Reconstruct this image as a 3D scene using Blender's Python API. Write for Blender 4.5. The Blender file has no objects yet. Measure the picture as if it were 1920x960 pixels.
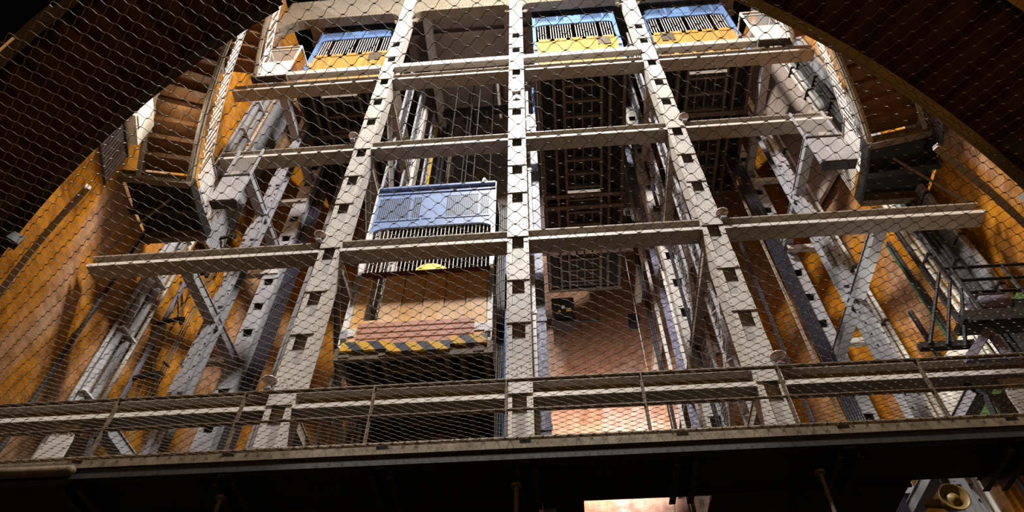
import bpy, math, random
from mathutils import Vector, Matrix
random.seed(7)
C = bpy.context.scene.collection
PI = math.pi
V = Vector
# ------------------------------------------------------------------ camera frame
F_PX, PITCH, YAW, ROLL = 1305.5, math.radians(50.65), math.radians(-4.44), math.radians(.05)
EYE = V((0, 0, 1.6))
_f = V((math.sin(YAW)*math.cos(PITCH), math.cos(YAW)*math.cos(PITCH), math.sin(PITCH)))
_r = _f.cross(V((0, 0, 1))).normalized(); _u = _r.cross(_f)
RT = _r*math.cos(ROLL)+_u*math.sin(ROLL); UP = _u*math.cos(ROLL)-_r*math.sin(ROLL)
def ray(x, y): return RT*((x-960)/F_PX) - UP*((y-480)/F_PX) + _f
def atY(x, y, Y): d = ray(x, y); return EYE + d*(Y/d.y)
def atX(x, y, X): d = ray(x, y); return EYE + d*(X/d.x)
def atZ(x, y, Z): d = ray(x, y); return EYE + d*((Z-1.6)/d.z)
CX, CY, RW = -.5, 10.3, 9.8                      # the round shaft
def ring(deg, r, z=0): a = math.radians(deg); return V((CX+r*math.cos(a), CY+r*math.sin(a), z))
def wallpt(az, r=9.65):                          # where a plan direction from the eye meets a circle near the wall
    d = V((az, 1, 0)); ox, oy = -CX, -CY
    a = d.x**2+d.y**2; b = 2*(d.x*ox+d.y*oy); c = ox*ox+oy*oy-r*r
    t = (-b+math.sqrt(b*b-4*a*c))/2/a
    return V((d.x*t, d.y*t, 0))

# ------------------------------------------------------------------ materials
MATS = {}
def mat(name, col, rough=.6, metal=0, emit=None, es=0, var=None, scale=6, bump=0, spec=.4):
    m = bpy.data.materials.new(name); m.use_nodes = True
    nt = m.node_tree; b = nt.nodes['Principled BSDF']
    b.inputs['Base Color'].default_value = (*col, 1); b.inputs['Roughness'].default_value = rough
    b.inputs['Metallic'].default_value = metal; b.inputs['Specular IOR Level'].default_value = spec
    if emit: b.inputs['Emission Color'].default_value = (*emit, 1); b.inputs['Emission Strength'].default_value = es
    if var:
        tc = nt.nodes.new('ShaderNodeTexCoord'); n = nt.nodes.new('ShaderNodeTexNoise'); n.inputs['Scale'].default_value = scale
        n.inputs['Detail'].default_value = 6; n.inputs['Roughness'].default_value = .65
        r = nt.nodes.new('ShaderNodeValToRGB'); r.color_ramp.elements[0].position = .38; r.color_ramp.elements[1].position = .66
        r.color_ramp.elements[0].color = (*var, 1); r.color_ramp.elements[1].color = (*col, 1)
        nt.links.new(tc.outputs['Object'], n.inputs['Vector']); nt.links.new(n.outputs['Fac'], r.inputs['Fac']); nt.links.new(r.outputs['Color'], b.inputs['Base Color'])
        if bump:
            bp = nt.nodes.new('ShaderNodeBump'); bp.inputs['Strength'].default_value = bump
            nt.links.new(n.outputs['Fac'], bp.inputs['Height']); nt.links.new(bp.outputs['Normal'], b.inputs['Normal'])
    MATS[name] = m; return m
def wood(name, c1, c2, rough=.4, sx=9):
    m = mat(name, c1, rough); nt = m.node_tree; b = nt.nodes['Principled BSDF']
    tc = nt.nodes.new('ShaderNodeTexCoord'); mp = nt.nodes.new('ShaderNodeMapping'); mp.inputs['Scale'].default_value = (sx, sx, .5)
    n = nt.nodes.new('ShaderNodeTexNoise'); n.inputs['Scale'].default_value = 1.2; n.inputs['Detail'].default_value = 5
    r = nt.nodes.new('ShaderNodeValToRGB'); r.color_ramp.elements[0].position = .35; r.color_ramp.elements[1].position = .65
    r.color_ramp.elements[0].color = (*c2, 1); r.color_ramp.elements[1].color = (*c1, 1)
    nt.links.new(tc.outputs['Object'], mp.inputs['Vector']); nt.links.new(mp.outputs['Vector'], n.inputs['Vector'])
    nt.links.new(n.outputs['Fac'], r.inputs['Fac']); nt.links.new(r.outputs['Color'], b.inputs['Base Color'])
    return m
def hazard(name):
    m = mat(name, (1, 1, 1), .5); nt = m.node_tree; b = nt.nodes['Principled BSDF']
    tc = nt.nodes.new('ShaderNodeTexCoord'); mp = nt.nodes.new('ShaderNodeMapping'); mp.inputs['Rotation'].default_value = (0, math.radians(42), 0)
    w = nt.nodes.new('ShaderNodeTexWave'); w.inputs['Scale'].default_value = .95; w.bands_direction = 'X'
    r = nt.nodes.new('ShaderNodeValToRGB'); r.color_ramp.interpolation = 'CONSTANT'
    r.color_ramp.elements[0].color = (.05, .05, .075, 1); r.color_ramp.elements[1].position = .5; r.color_ramp.elements[1].color = (.75, .42, .03, 1)
    nt.links.new(tc.outputs['Object'], mp.inputs['Vector']); nt.links.new(mp.outputs['Vector'], w.inputs['Vector'])
    nt.links.new(w.outputs['Fac'], r.inputs['Fac']); nt.links.new(r.outputs['Color'], b.inputs['Base Color'])
    return m
def tiles(name, ca=(.62, .24, .016), cb=(.60, .34, .19)):
    m = mat(name, (1, 1, 1), .42); nt = m.node_tree; b = nt.nodes['Principled BSDF']; L = nt.links.new
    uv = nt.nodes.new('ShaderNodeUVMap')
    br = nt.nodes.new('ShaderNodeTexBrick'); br.offset = 0; br.squash = 1
    br.inputs['Scale'].default_value = 1; br.inputs['Brick Width'].default_value = .2; br.inputs['Row Height'].default_value = .2
    br.inputs['Mortar Size'].default_value = .010; br.inputs['Mortar Smooth'].default_value = .3
    br.inputs['Color1'].default_value = (.9, .9, .9, 1); br.inputs['Color2'].default_value = (1, 1, 1, 1); br.inputs['Mortar'].default_value = (1.25, 1.3, 1.45, 1)
    mp = nt.nodes.new('ShaderNodeMapping'); mp.inputs['Scale'].default_value = (.55, .16, 1)
    n = nt.nodes.new('ShaderNodeTexNoise'); n.inputs['Scale'].default_value = 1.0; n.inputs['Detail'].default_value = 3
    r = nt.nodes.new('ShaderNodeValToRGB'); r.color_ramp.elements[0].position = .50; r.color_ramp.elements[1].position = .60
    r.color_ramp.elements[0].color = (*ca, 1); r.color_ramp.elements[1].color = (*cb, 1)
    n2 = nt.nodes.new('ShaderNodeTexNoise'); n2.inputs['Scale'].default_value = 3.2; n2.inputs['Detail'].default_value = 6
    r2 = nt.nodes.new('ShaderNodeValToRGB'); r2.color_ramp.elements[0].position = .3; r2.color_ramp.elements[1].position = .6
    r2.color_ramp.elements[0].color = (.55, .48, .42, 1); r2.color_ramp.elements[1].color = (1, 1, 1, 1)
    mx = nt.nodes.new('ShaderNodeMix'); mx.data_type = 'RGBA'; mx.blend_type = 'MULTIPLY'; mx.inputs[0].default_value = 1
    mx2 = nt.nodes.new('ShaderNodeMix'); mx2.data_type = 'RGBA'; mx2.blend_type = 'MULTIPLY'; mx2.inputs[0].default_value = 1
    L(uv.outputs['UV'], br.inputs['Vector']); L(uv.outputs['UV'], mp.inputs['Vector']); L(mp.outputs['Vector'], n.inputs['Vector']); L(uv.outputs['UV'], n2.inputs['Vector'])
    L(n.outputs['Fac'], r.inputs['Fac']); L(n2.outputs['Fac'], r2.inputs['Fac'])
    L(r.outputs['Color'], mx.inputs[6]); L(br.outputs['Color'], mx.inputs[7]); L(mx.outputs[2], mx2.inputs[6]); L(r2.outputs['Color'], mx2.inputs[7])
    L(mx2.outputs[2], b.inputs['Base Color'])
    return m
STEEL = mat('painted_steel', (.60, .57, .53), .5, var=(.50, .47, .43), scale=5)
STEELC = mat('cool_steel', (.42, .42, .45), .45, var=(.33, .33, .36), scale=5)
BEAM = mat('beam_paint', (.40, .35, .29), .55, var=(.32, .27, .22), scale=4)
WEB = mat('shaded_web_brown', (.20, .135, .045), .65, var=(.13, .085, .03), scale=4)  # flange shade and warm lamplight put into the web colour
LIP = mat('lit_edge_paint', (.74, .71, .67), .5, var=(.66, .62, .57), scale=6)  # beam steel again, direct light on the flange edge put into the colour
RAILST = mat('walkway_steel', (.16, .12, .08), .6, var=(.09, .06, .035), scale=7)
CURB = mat('curb_paint', (.20, .155, .10), .65, var=(.11, .08, .05), scale=6)
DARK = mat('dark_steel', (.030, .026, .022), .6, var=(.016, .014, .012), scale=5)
SHADEBLK = mat('shade_black_plate', (.018, .017, .013), .8, var=(.010, .010, .008), scale=3)  # near-black, shade of the undersides put into the colour
UNDER = mat('underframe_paint', (.17, .13, .095), .6, var=(.10, .075, .05), scale=6)
BLACK = mat('black_rubber', (.012, .012, .016), .5)
CABLE = mat('blue_black_cable', (.010, .010, .016), .4, var=(.03, .03, .05), scale=30)
BLUE = mat('blue_enamel', (.20, .33, .62), .42, var=(.15, .26, .52), scale=4)
BLUEL = mat('pale_blue_enamel', (.26, .35, .60), .42, var=(.20, .29, .54), scale=3)
BLUED = mat('deep_blue_paint', (.02, .10, .38), .4)
CHIP = mat('chipped_blue_white', (.42, .43, .52), .5, var=(.07, .08, .20), scale=14)
CREAM = mat('cream_paint', (.80, .76, .68), .5, var=(.72, .68, .6), scale=3)
WHITE = mat('white_paint', (.80, .78, .76), .45)
GREEN = mat('green_paint', (.11, .20, .07), .5)
GREENC = mat('green_cable', (.03, .14, .06), .5)
YELLOW = mat('yellow_paint', (.72, .42, .03), .45)
BRASS = mat('net_wire', (.105, .072, .027), .5, 0)
NETL = BRASS
MAUVE = mat('plaster_ceiling', (.37, .30, .26), .85, var=(.30, .24, .21), scale=2)
TIMBER = mat('tread_timber', (.17, .075, .025), .55, var=(.10, .045, .015), scale=5)
TIMBERSH = mat('shaded_timber', (.045, .018, .007), .6, var=(.02, .009, .004), scale=5)  # tread timber with the shade of the overhead flights put into the colour
ARCH = mat('arch_paint', (.28, .235, .175), .55, var=(.22, .18, .13), scale=4)
PLAST = mat('pale_plaster', (.58, .48, .42), .7, var=(.50, .38, .31), scale=1.2)
GREYP = mat('galvanised_sheet', (.50, .50, .52), .4, .2, var=(.36, .36, .38), scale=2.5)
PURPLE = mat('mauve_grey_paint', (.22, .20, .26), .5)
PINK = mat('pink_glass', (.62, .47, .47), .3)
WOODY = wood('yellow_varnished_wood', (.62, .37, .12), (.50, .27, .065))
WOODO = wood('orange_plank_wood', (.86, .58, .36), (.82, .43, .13), sx=3.2)  # lighter, pinker light on the lowered door put into the wood tone
WOODR = mat('red_brown_wood', (.14, .035, .015), .5)
KICK = mat('pink_brown_metal', (.62, .33, .24), .5, var=(.54, .26, .18), scale=4)
GLASS = mat('clear_panel', (.75, .75, .72), .1, spec=.5)
GLASS.node_tree.nodes['Principled BSDF'].inputs['Alpha'].default_value = .14
TILE = tiles('wall_tile')
TILEP = tiles('terracotta_wall_tile', (.62, .33, .20), (.64, .42, .33))
OLIVELIT = mat('lamplit_olive', (.26, .20, .085), .6, var=(.17, .13, .05), scale=5)  # olive lamplight on the right overhead stringer put into the colour
HORN = mat('brass_paint', (.22, .14, .035), .45)
HAZ = hazard('hazard_paint')
TUBE = mat('lamp_tube', (.8, .78, .72), .3, emit=(1, .85, .7), es=.3)
LAMPY = mat('yellow_lamp', (.8, .6, .1), .4, emit=(1, .72, .12), es=1.2)
LAMPW = mat('white_lamp', (.9, .9, .88), .4, emit=(1, .97, .88), es=6)
EDGEGLOW = mat('amber_edge_glow', (.4, .28, .1), .4, emit=(1, .6, .2), es=.12)  # glow that imitates a highlight along the stair edge

# ------------------------------------------------------------------ mesh builder
class MB:
    def __init__(s): s.v = []; s.f = []; s.uv = None
    def add(s, vs, fs):
        n = len(s.v); s.v += [V(p) for p in vs]; s.f += [tuple(i+n for i in f) for f in fs]; return s
    def hexa(s, c8): return s.add(c8, [(0,3,2,1),(4,5,6,7),(0,1,5,4),(1,2,6,5),(2,3,7,6),(3,0,4,7)])
    def box(s, x0, x1, y0, y1, z0, z1):
        return s.hexa([(x0,y0,z0),(x1,y0,z0),(x1,y1,z0),(x0,y1,z0),(x0,y0,z1),(x1,y0,z1),(x1,y1,z1),(x0,y1,z1)])
    def prism(s, prof, p, q, side, up):          # a closed outline (a, b) swept from p to q
        p, q, side, up = V(p), V(q), V(side), V(up); n = len(prof)
        vs = [p+side*a+up*b for a, b in prof]+[q+side*a+up*b for a, b in prof]
        fs = [(i, (i+1) % n, n+(i+1) % n, n+i) for i in range(n)]+[tuple(range(n-1, -1, -1)), tuple(range(n, 2*n))]
        return s.add(vs, fs)
    def bar(s, p, q, w, h, up=(0, 0, 1)):        # a rectangular bar along p-q
        p, q = V(p), V(q); d = (q-p).normalized(); up = V(up)
        if abs(d.dot(up)) > .98: up = V((0, 1, 0))
        sd = d.cross(up).normalized(); up = sd.cross(d)
        return s.prism([(-w/2,-h/2),(w/2,-h/2),(w/2,h/2),(-w/2,h/2)], p, q, sd, up)
    def tube(s, p, q, r, n=8):
        p, q = V(p), V(q); d = (q-p).normalized(); up = V((0, 0, 1)) if abs(d.z) < .9 else V((0, 1, 0))
        sd = d.cross(up).normalized(); up = sd.cross(d)
        return s.prism([(r*math.cos(2*PI*i/n), r*math.sin(2*PI*i/n)) for i in range(n)], p, q, sd, up)
    def path(s, pts, r, n=8):
        for a, b in zip(pts, pts[1:]): s.tube(a, b, r, n)
        return s
    def strip(s, pts, w, h, up=(0, 0, 1)):
        for a, b in zip(pts, pts[1:]): s.bar(a, b, w, h, up)
        return s
    def disc(s, c, r, h, axis=(0, 0, 1), n=20): return s.tube(V(c), V(c)+V(axis).normalized()*h, r, n)
    def lathe(s, c, prof, axis='z', n=20):       # (radius, height) pairs spun about an axis
        c = V(c); m = len(prof); vs = []
        for i in range(n):
            a = 2*PI*i/n
            for r, h in prof:
                x, y = r*math.cos(a), r*math.sin(a)
                vs.append(c+(V((x, y, h)) if axis == 'z' else V((x, h, y)) if axis == 'y' else V((h, x, y))))
        fs = [(i*m+j, ((i+1) % n)*m+j, ((i+1) % n)*m+j+1, i*m+j+1) for i in range(n) for j in range(m-1)]
        return s.add(vs, fs)
    def rivet(s, c, ax, r=.013, h=.008):
        return s.tube(V(c)-V(ax)*.004, V(c)+V(ax)*h, r, 6)
    def build(s, name, m, parent=None, origin=None, smooth=False):
        if parent is not None: o0 = parent['_w'] if '_w' in parent else (0, 0, 0); o0 = V(o0)
        elif origin is not None: o0 = V(origin)
        else:
            xs = [p.x for p in s.v]; ys = [p.y for p in s.v]; zs = [p.z for p in s.v]
            o0 = V(((min(xs)+max(xs))/2, (min(ys)+max(ys))/2, min(zs)))
        me = bpy.data.meshes.new(name); me.from_pydata([tuple(p-o0) for p in s.v], [], s.f); me.validate(); me.update()
        me.materials.append(m)
        if smooth:
            for p in me.polygons: p.use_smooth = True
        o = bpy.data.objects.new(name, me); C.objects.link(o)
        if parent is not None: o.parent = parent; ORG[o.name] = o0
        else: o.location = o0; ORG[o.name] = o0
        o['_w'] = tuple(o0)
        return o
ORG = {}
def tag(o, label, cat, group=None):
    o['label'] = label; o['category'] = cat
    if group: o['group'] = group
    return o
def thing(name, label, cat, loc, group=None):
    o = bpy.data.objects.new(name, None); C.objects.link(o); o.location = loc; o.empty_display_size = .2
    o['_w'] = tuple(loc); return tag(o, label, cat, group)
def struct(o): o['kind'] = 'structure'; return o
def I_prof(w, h, t=.035, tw=.03):                # I section outline: w across, h tall, base at 0
    return [(-w/2,0),(w/2,0),(w/2,t),(tw/2,t),(tw/2,h-t),(w/2,h-t),(w/2,h),(-w/2,h),(-w/2,h-t),(-tw/2,h-t),(-tw/2,t),(-w/2,t)]

# ------------------------------------------------------------------ setting
def arc_wall(name, d0, d1, r, z0, z1, m, step=2.5):
    n = max(1, int(round((d1-d0)/step))); me = bpy.data.meshes.new(name); vs = []; fs = []; uvs = []
    for i in range(n+1):
        a = d0+(d1-d0)*i/n
        for rr in (r, r+.3): vs += [ring(a, rr, z0), ring(a, rr, z1)]
    for i in range(n):
        k = 4*i; fs += [(k, k+4, k+5, k+1), (k+2, k+3, k+7, k+6), (k+1, k+5, k+7, k+3), (k, k+2, k+6, k+4)]
    me.from_pydata([tuple(v) for v in vs], [], fs); u = me.uv_layers.new(name='UVMap')
    for p in me.polygons:
        for li in p.loop_indices:
            vi = me.loops[li].vertex_index; u.data[li].uv = (math.radians(d0+(d1-d0)*(vi//4)/n)*r, vs[vi].z)
    me.materials.append(m)
    for p in me.polygons: p.use_smooth = True
    o = bpy.data.objects.new(name, me); C.objects.link(o); return struct(o)
arc_wall('wall_right', -30, 60, RW, 0, 31, TILE)
arc_wall('wall_back', 60, 105, RW, 0, 31, TILEP)
arc_wall('wall_left', 105, 210, RW, 0, 31, TILE)
arc_wall('wall_front_left', 210, 255, RW, 0, 9.6, TILE)
arc_wall('wall_front_right', -75, -30, RW, 0, 9.6, TILE)
fl = MB(); fl.add([ring(a, RW+.3, -.02) for a in range(0, 360, 6)], [tuple(range(60))]); fl.box(-6, 5, -6, 2, -.25, -.02)
struct(fl.build('floor', SHADEBLK, origin=(0, 0, 0)))
cb = MB(); cb.box(-8.9, 7.9, 9.35, 17.2, 29.0, 29.3)
for y in (10.5, 12.1, 13.7, 15.3, 16.9): cb.box(-8.9, 7.9, y, y+.16, 28.72, 29.0)
cb.box(-8.9, 7.9, 16.95, 17.2, 22.5, 29.0)
struct(cb.build('ceiling', MAUVE, origin=(0, 0, 0)))

# ------------------------------------------------------------------ main steel frame
ZF = 7.44
ZB = [8.95, 13.12, 17.33, 21.45]                 # undersides of the four beam levels
XC = {'left': -4.60, 'centre': -.575, 'right': 3.485}
LEVEL = ['lowest level just above the walkway', 'second level across the lowered lift', 'third level above the lowered lift', 'topmost level below the raised lifts']
def column(key, x, lbl):
    t = thing('steel_column', lbl, 'column', (x, 9, ZF), 'riveted front columns')
    for s in (-1, 1):                            # two channels
        b = MB(); xa = x+s*.225
        b.box(min(xa, xa-s*.105), max(xa, xa-s*.105), 9.0, 9.02, ZF, 29)
        b.box(min(xa, xa-s*.018), max(xa, xa-s*.018), 9.02, 9.40, ZF, 29)
        b.box(min(xa, xa-s*.105), max(xa, xa-s*.105), 9.40, 9.42, ZF, 29)
        z = 7.8
        while z < 28.8:
            b.rivet((xa-s*.03, 9.0, z), (0, -1, 0)); b.rivet((xa, 9.09, z), (s, 0, 0)); z += .21
        b.build('channel', STEEL, t)
    b = MB(); b.box(x-.205, x+.205, 9.11, 9.13, ZF, 29); b.build('back_plate', STEEL, t)
    levels = ZB+[25.6]
    for zb in levels:
        segs = [(zb-.02-1.35+.10, zb-.02-.80), (zb-2.45, zb-2.02), (zb-4.2+.10, zb-3.22)]
        if zb < 9: segs = [(7.46, 7.9)]
        for i, (a, c) in enumerate(segs):
            b = MB(); b.box(x-.225, x+.225, 8.975, 8.998, a, c)
            xs = (-.19, -.165, .165, .19) if i < 2 else (-.19, -.07, .07, .19)
            zz = a+.06
            while zz < c-.03:
                for q in (-.19, .19): b.rivet((x+q, 8.975, zz), (0, -1, 0))
                zz += .14
            if i == 2:
                for zz in (a+.42, a+.56):
                    for q in (-.12, -.04, .04, .12): b.rivet((x+q, 8.975, zz), (0, -1, 0))
            b.build('batten_plate', STEEL, t)
    return t
column('left', XC['left'], 'riveted pale steel column left of the lowered lift, leaning left in the photo')
column('centre', XC['centre'], 'upright riveted pale steel column in the middle, beside the lowered lift')
column('right', XC['right'], 'riveted pale steel column between the two raised lifts at the right')
XE = [(-11.2, -9.97, -9.7, -9.4), (9.0, 8.98, 7.45, 8.31)]
BAYN = ['from the shaft wall to the left column', 'between left and centre columns', 'between centre and right columns', 'from the right column to the shaft wall']
for k, zb in enumerate(ZB):
    xs = [[-10.25, -9.97, -8.43, -9.4][k], XC['left'], XC['centre'], XC['right'], [9.15, 8.98, 7.38, 8.31][k]]
    for j in range(4):
        a = xs[j]+(.225 if j else 0); c = xs[j+1]-(.225 if j < 3 else 0)
        b = MB()
        for z in (zb, zb+.325): b.box(a, c, 9.015, 9.385, z, z+.035)
        o = tag(b.build('steel_beam', BEAM), 'horizontal grey I-beam %s, %s' % (BAYN[j], LEVEL[k]), 'beam', 'cross beams of the lift frame')
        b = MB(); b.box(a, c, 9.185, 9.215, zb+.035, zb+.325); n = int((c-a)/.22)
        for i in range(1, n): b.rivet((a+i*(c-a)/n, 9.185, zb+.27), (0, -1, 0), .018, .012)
        b.build('web_plate', WEB, o)['label'] = 'brown web plate, flange shade and warm light in its colour'
        b = MB(); b.box(a, c, 9.0, 9.02, zb-.005, zb+.085); b.build('front_lip', LIP, o)['label'] = 'front edge of the lower flange, coloured as lit'
for j, (a, c) in enumerate(((-7.75, -4.83), (-4.37, -.80), (-.35, 3.26), (3.71, 6.75))):
    b = MB(); b.prism([(0,0),(.2,0),(.2,.03),(.03,.03),(.03,.22),(.2,.22),(.2,.25),(0,.25)], (a, 8.86, 22.02), (c, 8.86, 22.02), (0, 1, 0), (0, 0, 1))
    for s in (.3, .45): b.rivet((a+(c-a)*s, 8.86, 22.14), (0, -1, 0), .025, .02)
    tag(b.build('guard_rail', STEEL), 'slim pale channel rail over the topmost beam, ' + BAYN[j].replace('from the shaft wall to', 'outside').replace('from the right column to the shaft wall', 'outside the right column'), 'rail', 'channel rails before the raised lifts')
# arched fascia girders
def fascia(a, c, ra, rc, lbl, zt=29.3, zb=27.25):
    b = MB(); pts = []
    for (cx, r, s) in ((a, ra, 0), (c, rc, 1)):
        n = 8
        for i in range(n+1):
            t = PI/2*i/n
            if s == 0: pts.append((cx+r*(1-math.sin(PI/2-t)) if False else cx+r*(1-math.cos(t)), zb-r*1.3*(1-math.sin(t))))
            else: pts.append((cx-r*(1-math.sin(t+0)) if False else cx-r*(1-math.cos(PI/2-t)), zb-r*1.3*(1-math.sin(PI/2-t))))
    outl = pts+[(c, zt), (a, zt)]
    b.prism(outl, (0, 9.05, 0), (0, 9.10, 0), (1, 0, 0), (0, 0, 1))
    low = [V((x, 9.2, z)) for x, z in pts]
    for p, q in zip(low, low[1:]):
        if (q-p).length > .01: b.bar(p, q, .34, .03, (0, 1, 0) if abs((q-p).normalized().z) > .9 else (0, 0, 1))
    for p, q in zip(low, low[1:]):
        n = max(1, int((q-p).length/.12)); nr = V((-(q-p).z, 0, (q-p).x)).normalized()
        for i in range(n):
            for off in (.09, .3): b.rivet(p+(q-p)*(i/n)+nr*off+V((0, -.15, 0)), (0, -1, 0), .022, .012)
    return tag(b.build('arched_girder', ARCH), lbl, 'girder', 'arched girders at the shaft head')
fascia(-9.45, -4.83, 1.2, .5, 'riveted arched girder over the raised lift farthest left, curving down at the wall')
fascia(-4.37, -.80, .45, .25, 'riveted arched girder over the empty bay above the lowered lift')
fascia(-.35, 3.26, .35, .35, 'riveted arched girder over the raised lift beside the centre column')
fascia(3.71, 8.5, .4, 1.2, 'riveted arched girder over the raised lift farthest right')

# depth-wise frames
FR = {'outer left': (-7.9, 13.3), 'left': (-4.6, 19), 'centre': (-.575, 19), 'right': (3.485, 19), 'outer right': (7.0, 13.7)}
for nm, (x, ye) in FR.items():
    for k, zb in enumerate(ZB):
        if nm == 'centre' and k < 1: pass
        b = MB(); b.prism([(-.12,0),(.12,0),(.12,.02),(.10,.02),(.10,.25),(.12,.25),(.12,.27),(-.12,.27),(-.12,.25),(-.10,.25),(-.10,.02),(-.12,.02)], (x, 9.40, zb+.03), (x, ye, zb+.03), (1, 0, 0), (0, 0, 1))
        n = 9
        tag(b.build('side_girder', STEELC if 'outer' in nm else BEAM), 'girder running back from the %s frame line, %s' % (nm, LEVEL[k].replace('across', 'level with').replace('just above', 'close above')), 'girder', 'girders running back along the lifts')
def H_col(x, y, z0, z1, w, m, lbl, d=.3, bolts=True):
    t = thing('guide_column', lbl, 'column', (x, y, z0))
    b = MB(); b.prism([(-w/2,-d/2),(w/2,-d/2),(w/2,-d/2+.03),(.05,-d/2+.06),(.05,d/2-.03),(w/2,d/2-.03),(w/2,d/2),(-w/2,d/2),(-w/2,d/2-.03),(-.05,d/2-.03),(-.05,-d/2+.06),(-w/2,-d/2+.03)], (x, y, z0), (x, y, z1), (1, 0, 0), (0, 1, 0))
    b.build('shaft_section', m, t)
    b = MB(); b.box(x-.05, x+.05, y-d/2-.07, y-d/2, z0, z1); b.build('guide_rail', m, t)
    if bolts:
        z = 7.5
        b = MB()
        while z < 26:
            for q in (-.13, .13): b.rivet((x+q, y-d/2, z), (0, -1, 0), .02, .02)
            z += .33
        b.build('bolt_row', DARK, t)
        for i in range(7):
            z = 8.7+2.6*i
            g = MB(); g.prism([(-.17,-.25),(.17,-.25),(.17,.1),(.05,.25),(-.17,.25)], (x, y-d/2-.02, z), (x, y-d/2-.045, z), (1, 0, 0), (0, 0, 1))
            for q in ((-.14,-.18),(.14,-.18),(-.14,.16),(.02,.16),(-.14,0),(.14,0)): g.rivet((x+q[0], y-d/2-.045, z+q[1]), (0, -1, 0), .016)
            g.build('gusset_plate', m, t)
    return t
H_col(-7.9, 11.04, 0, 27, .34, STEELC, 'pale bolted H-column near the shaft wall outside the raised left lift')
H_col(7.0, 11.5, 0, 27, .34, STEELC, 'pale bolted H-column near the shaft wall outside the raised right lift')
def hole_col(x, y, w, m, lbl, z0=0, z1=27, pitch=1.0):
    t = thing('lattice_column', lbl, 'column', (x, y, z0))
    for s in (-1, 1):
        b = MB(); b.box(x+s*w/2-.05, x+s*w/2+.05, y-.15, y+.15, z0, z1); b.build('channel', m, t)
    z = 5.5
    b = MB(); b.box(x-w/2, x+w/2, y+.12, y+.14, z0, z1); b.build('back_plate', m, t)
    while z < z1-1:
        b = MB(); b.box(x-w/2, x+w/2, y-.165, y-.15, z, z+pitch*.72); b.rivet((x-.08, y-.165, z+.1), (0, -1, 0)); b.rivet((x+.08, y-.165, z+.1), (0, -1, 0))
        b.rivet((x, y-.165, z+pitch*.5), (0, -1, 0)); b.build('batten_plate', m, t); z += pitch
    return t
hole_col(-7.9, 12.65, .36, STEELC, 'pale column with a row of square holes, behind the raised left lift')
hole_col(7.0, 13.45, .36, STEELC, 'pale column with a row of square holes, behind the raised right lift')
hole_col(3.5, 12.95, .34, STEEL, 'pale column with square holes behind the tall column beside the open shaft', pitch=1.15)
hole_col(-4.6, 12.9, .3, STEEL, 'pale column with square holes behind the left column above the lowered lift', pitch=1.15)
def mast(x, y, w, lbl, z0=5, z1=27, m=STEELC, ax=(0, 1, 0), pitch=.34):
    ax = V(ax).normalized(); t = thing('lattice_mast', lbl, 'mast', (x, y, z0), 'lattice masts between the lift bays')
    for s in (-.5, .5):
        b = MB(); p = V((x, y, z0))+ax*w*s; b.bar(p, p+V((0, 0, z1-z0)), .07, .05, ax); b.build('chord', m, t)
    b = MB(); z = z0; s = 1
    while z < z1-pitch:
        p = V((x, y, z))+ax*w*.5*s; q = V((x, y, z+pitch))-ax*w*.5*s
        b.bar(p, q, .035, .018, (1, 0, 0)); b.bar(V((x, y, z+pitch))-ax*w*.5*s-ax*0, V((x, y, z+pitch))+ax*w*.5*s, .03, .018, (0, 0, 1)); z += pitch; s = -s
    b.build('lacing', m, t)
    return t
mast(-4.62, 11.2, .55, 'laced steel mast close behind the left column')
mast(-4.55, 12.45, .5, 'laced steel mast farther behind the left column, before the yellow pipe', z1=28)
mast(-4.3, 13.7, .45, 'laced steel mast deepest in the bay above the lowered lift', z1=28)
mast(3.62, 12.35, .6, 'laced steel mast close behind the right column', pitch=.26)
mast(3.5, 10.6, .5, 'laced steel mast directly behind the upper right column')
def cable_band(x, y, w, n, m, lbl, z0=4, z1=27, r=None, step=None, nm='travelling_cable', cat='cable'):
    b = MB(); r = r or w/n/2
    for i in range(n):
        xx = x-w/2+w*(i+.5)/n; pts = [V((xx+random.uniform(-.008, .008), y+random.uniform(-.01, .01), z0+(z1-z0)*k/14)) for k in range(15)]
        b.path(pts, r*.92, 6)
    if step:
        z = z0+.2
        while z < z1: b.box(x-w/2, x+w/2, y-r-.012, y+r, z, z+.03); z += step
    return tag(b.build(nm, m), lbl, cat)
cable_band(-7.45, 12.75, .42, 7, CABLE, 'wide dark ribbed cable band beside the holed column near the left wall')
cable_band(6.58, 13.02, .42, 7, CABLE, 'wide dark ribbed cable band beside the holed column near the right wall')
cable_band(-7.0, 12.9, .14, 2, STEELC, 'thin pale double rail right of the dark cable band near the left wall', nm='guide_rail', cat='rail')
cable_band(6.35, 13.2, .09, 3, BEAM, 'thin yellowish cables beside the dark band near the right wall')
cable_band(6.15, 14.2, .12, 2, PURPLE, 'slender dark grey rods in the bay of the raised right lift', z1=22, nm='guide_rod', cat='rod')
cable_band(-5.0, 10.45, .09, 2, BLACK, 'pair of black cables hanging along the left column')
cable_band(-1.02, 10.1, .17, 4, BLACK, 'bundle of black cables between the lowered lift and centre column', z0=7, z1=16)
cable_band(-.88, 9.75, .07, 1, BLUED, 'blue pipe just left of the centre column', z0=8, z1=14, nm='pipe', cat='pipe')
cable_band(-.12, 9.9, .07, 1, BLUED, 'blue pipe just right of the upper centre column', z0=15, z1=22, nm='pipe', cat='pipe')
cable_band(-4.33, 14.3, .13, 1, YELLOW, 'bright yellow pipe rising behind the lowered lift', z0=13, z1=28.5, nm='pipe', cat='pipe')
cable_band(-4.72, 13.9, .15, 2, STEEL, 'pale grey pipes left of the yellow pipe', z0=9, z1=27, nm='pipe', cat='pipe')
cable_band(-4.0, 14.5, .3, 2, BLACK, 'thick black cables right of the yellow pipe', z0=13, z1=28.5)
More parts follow.
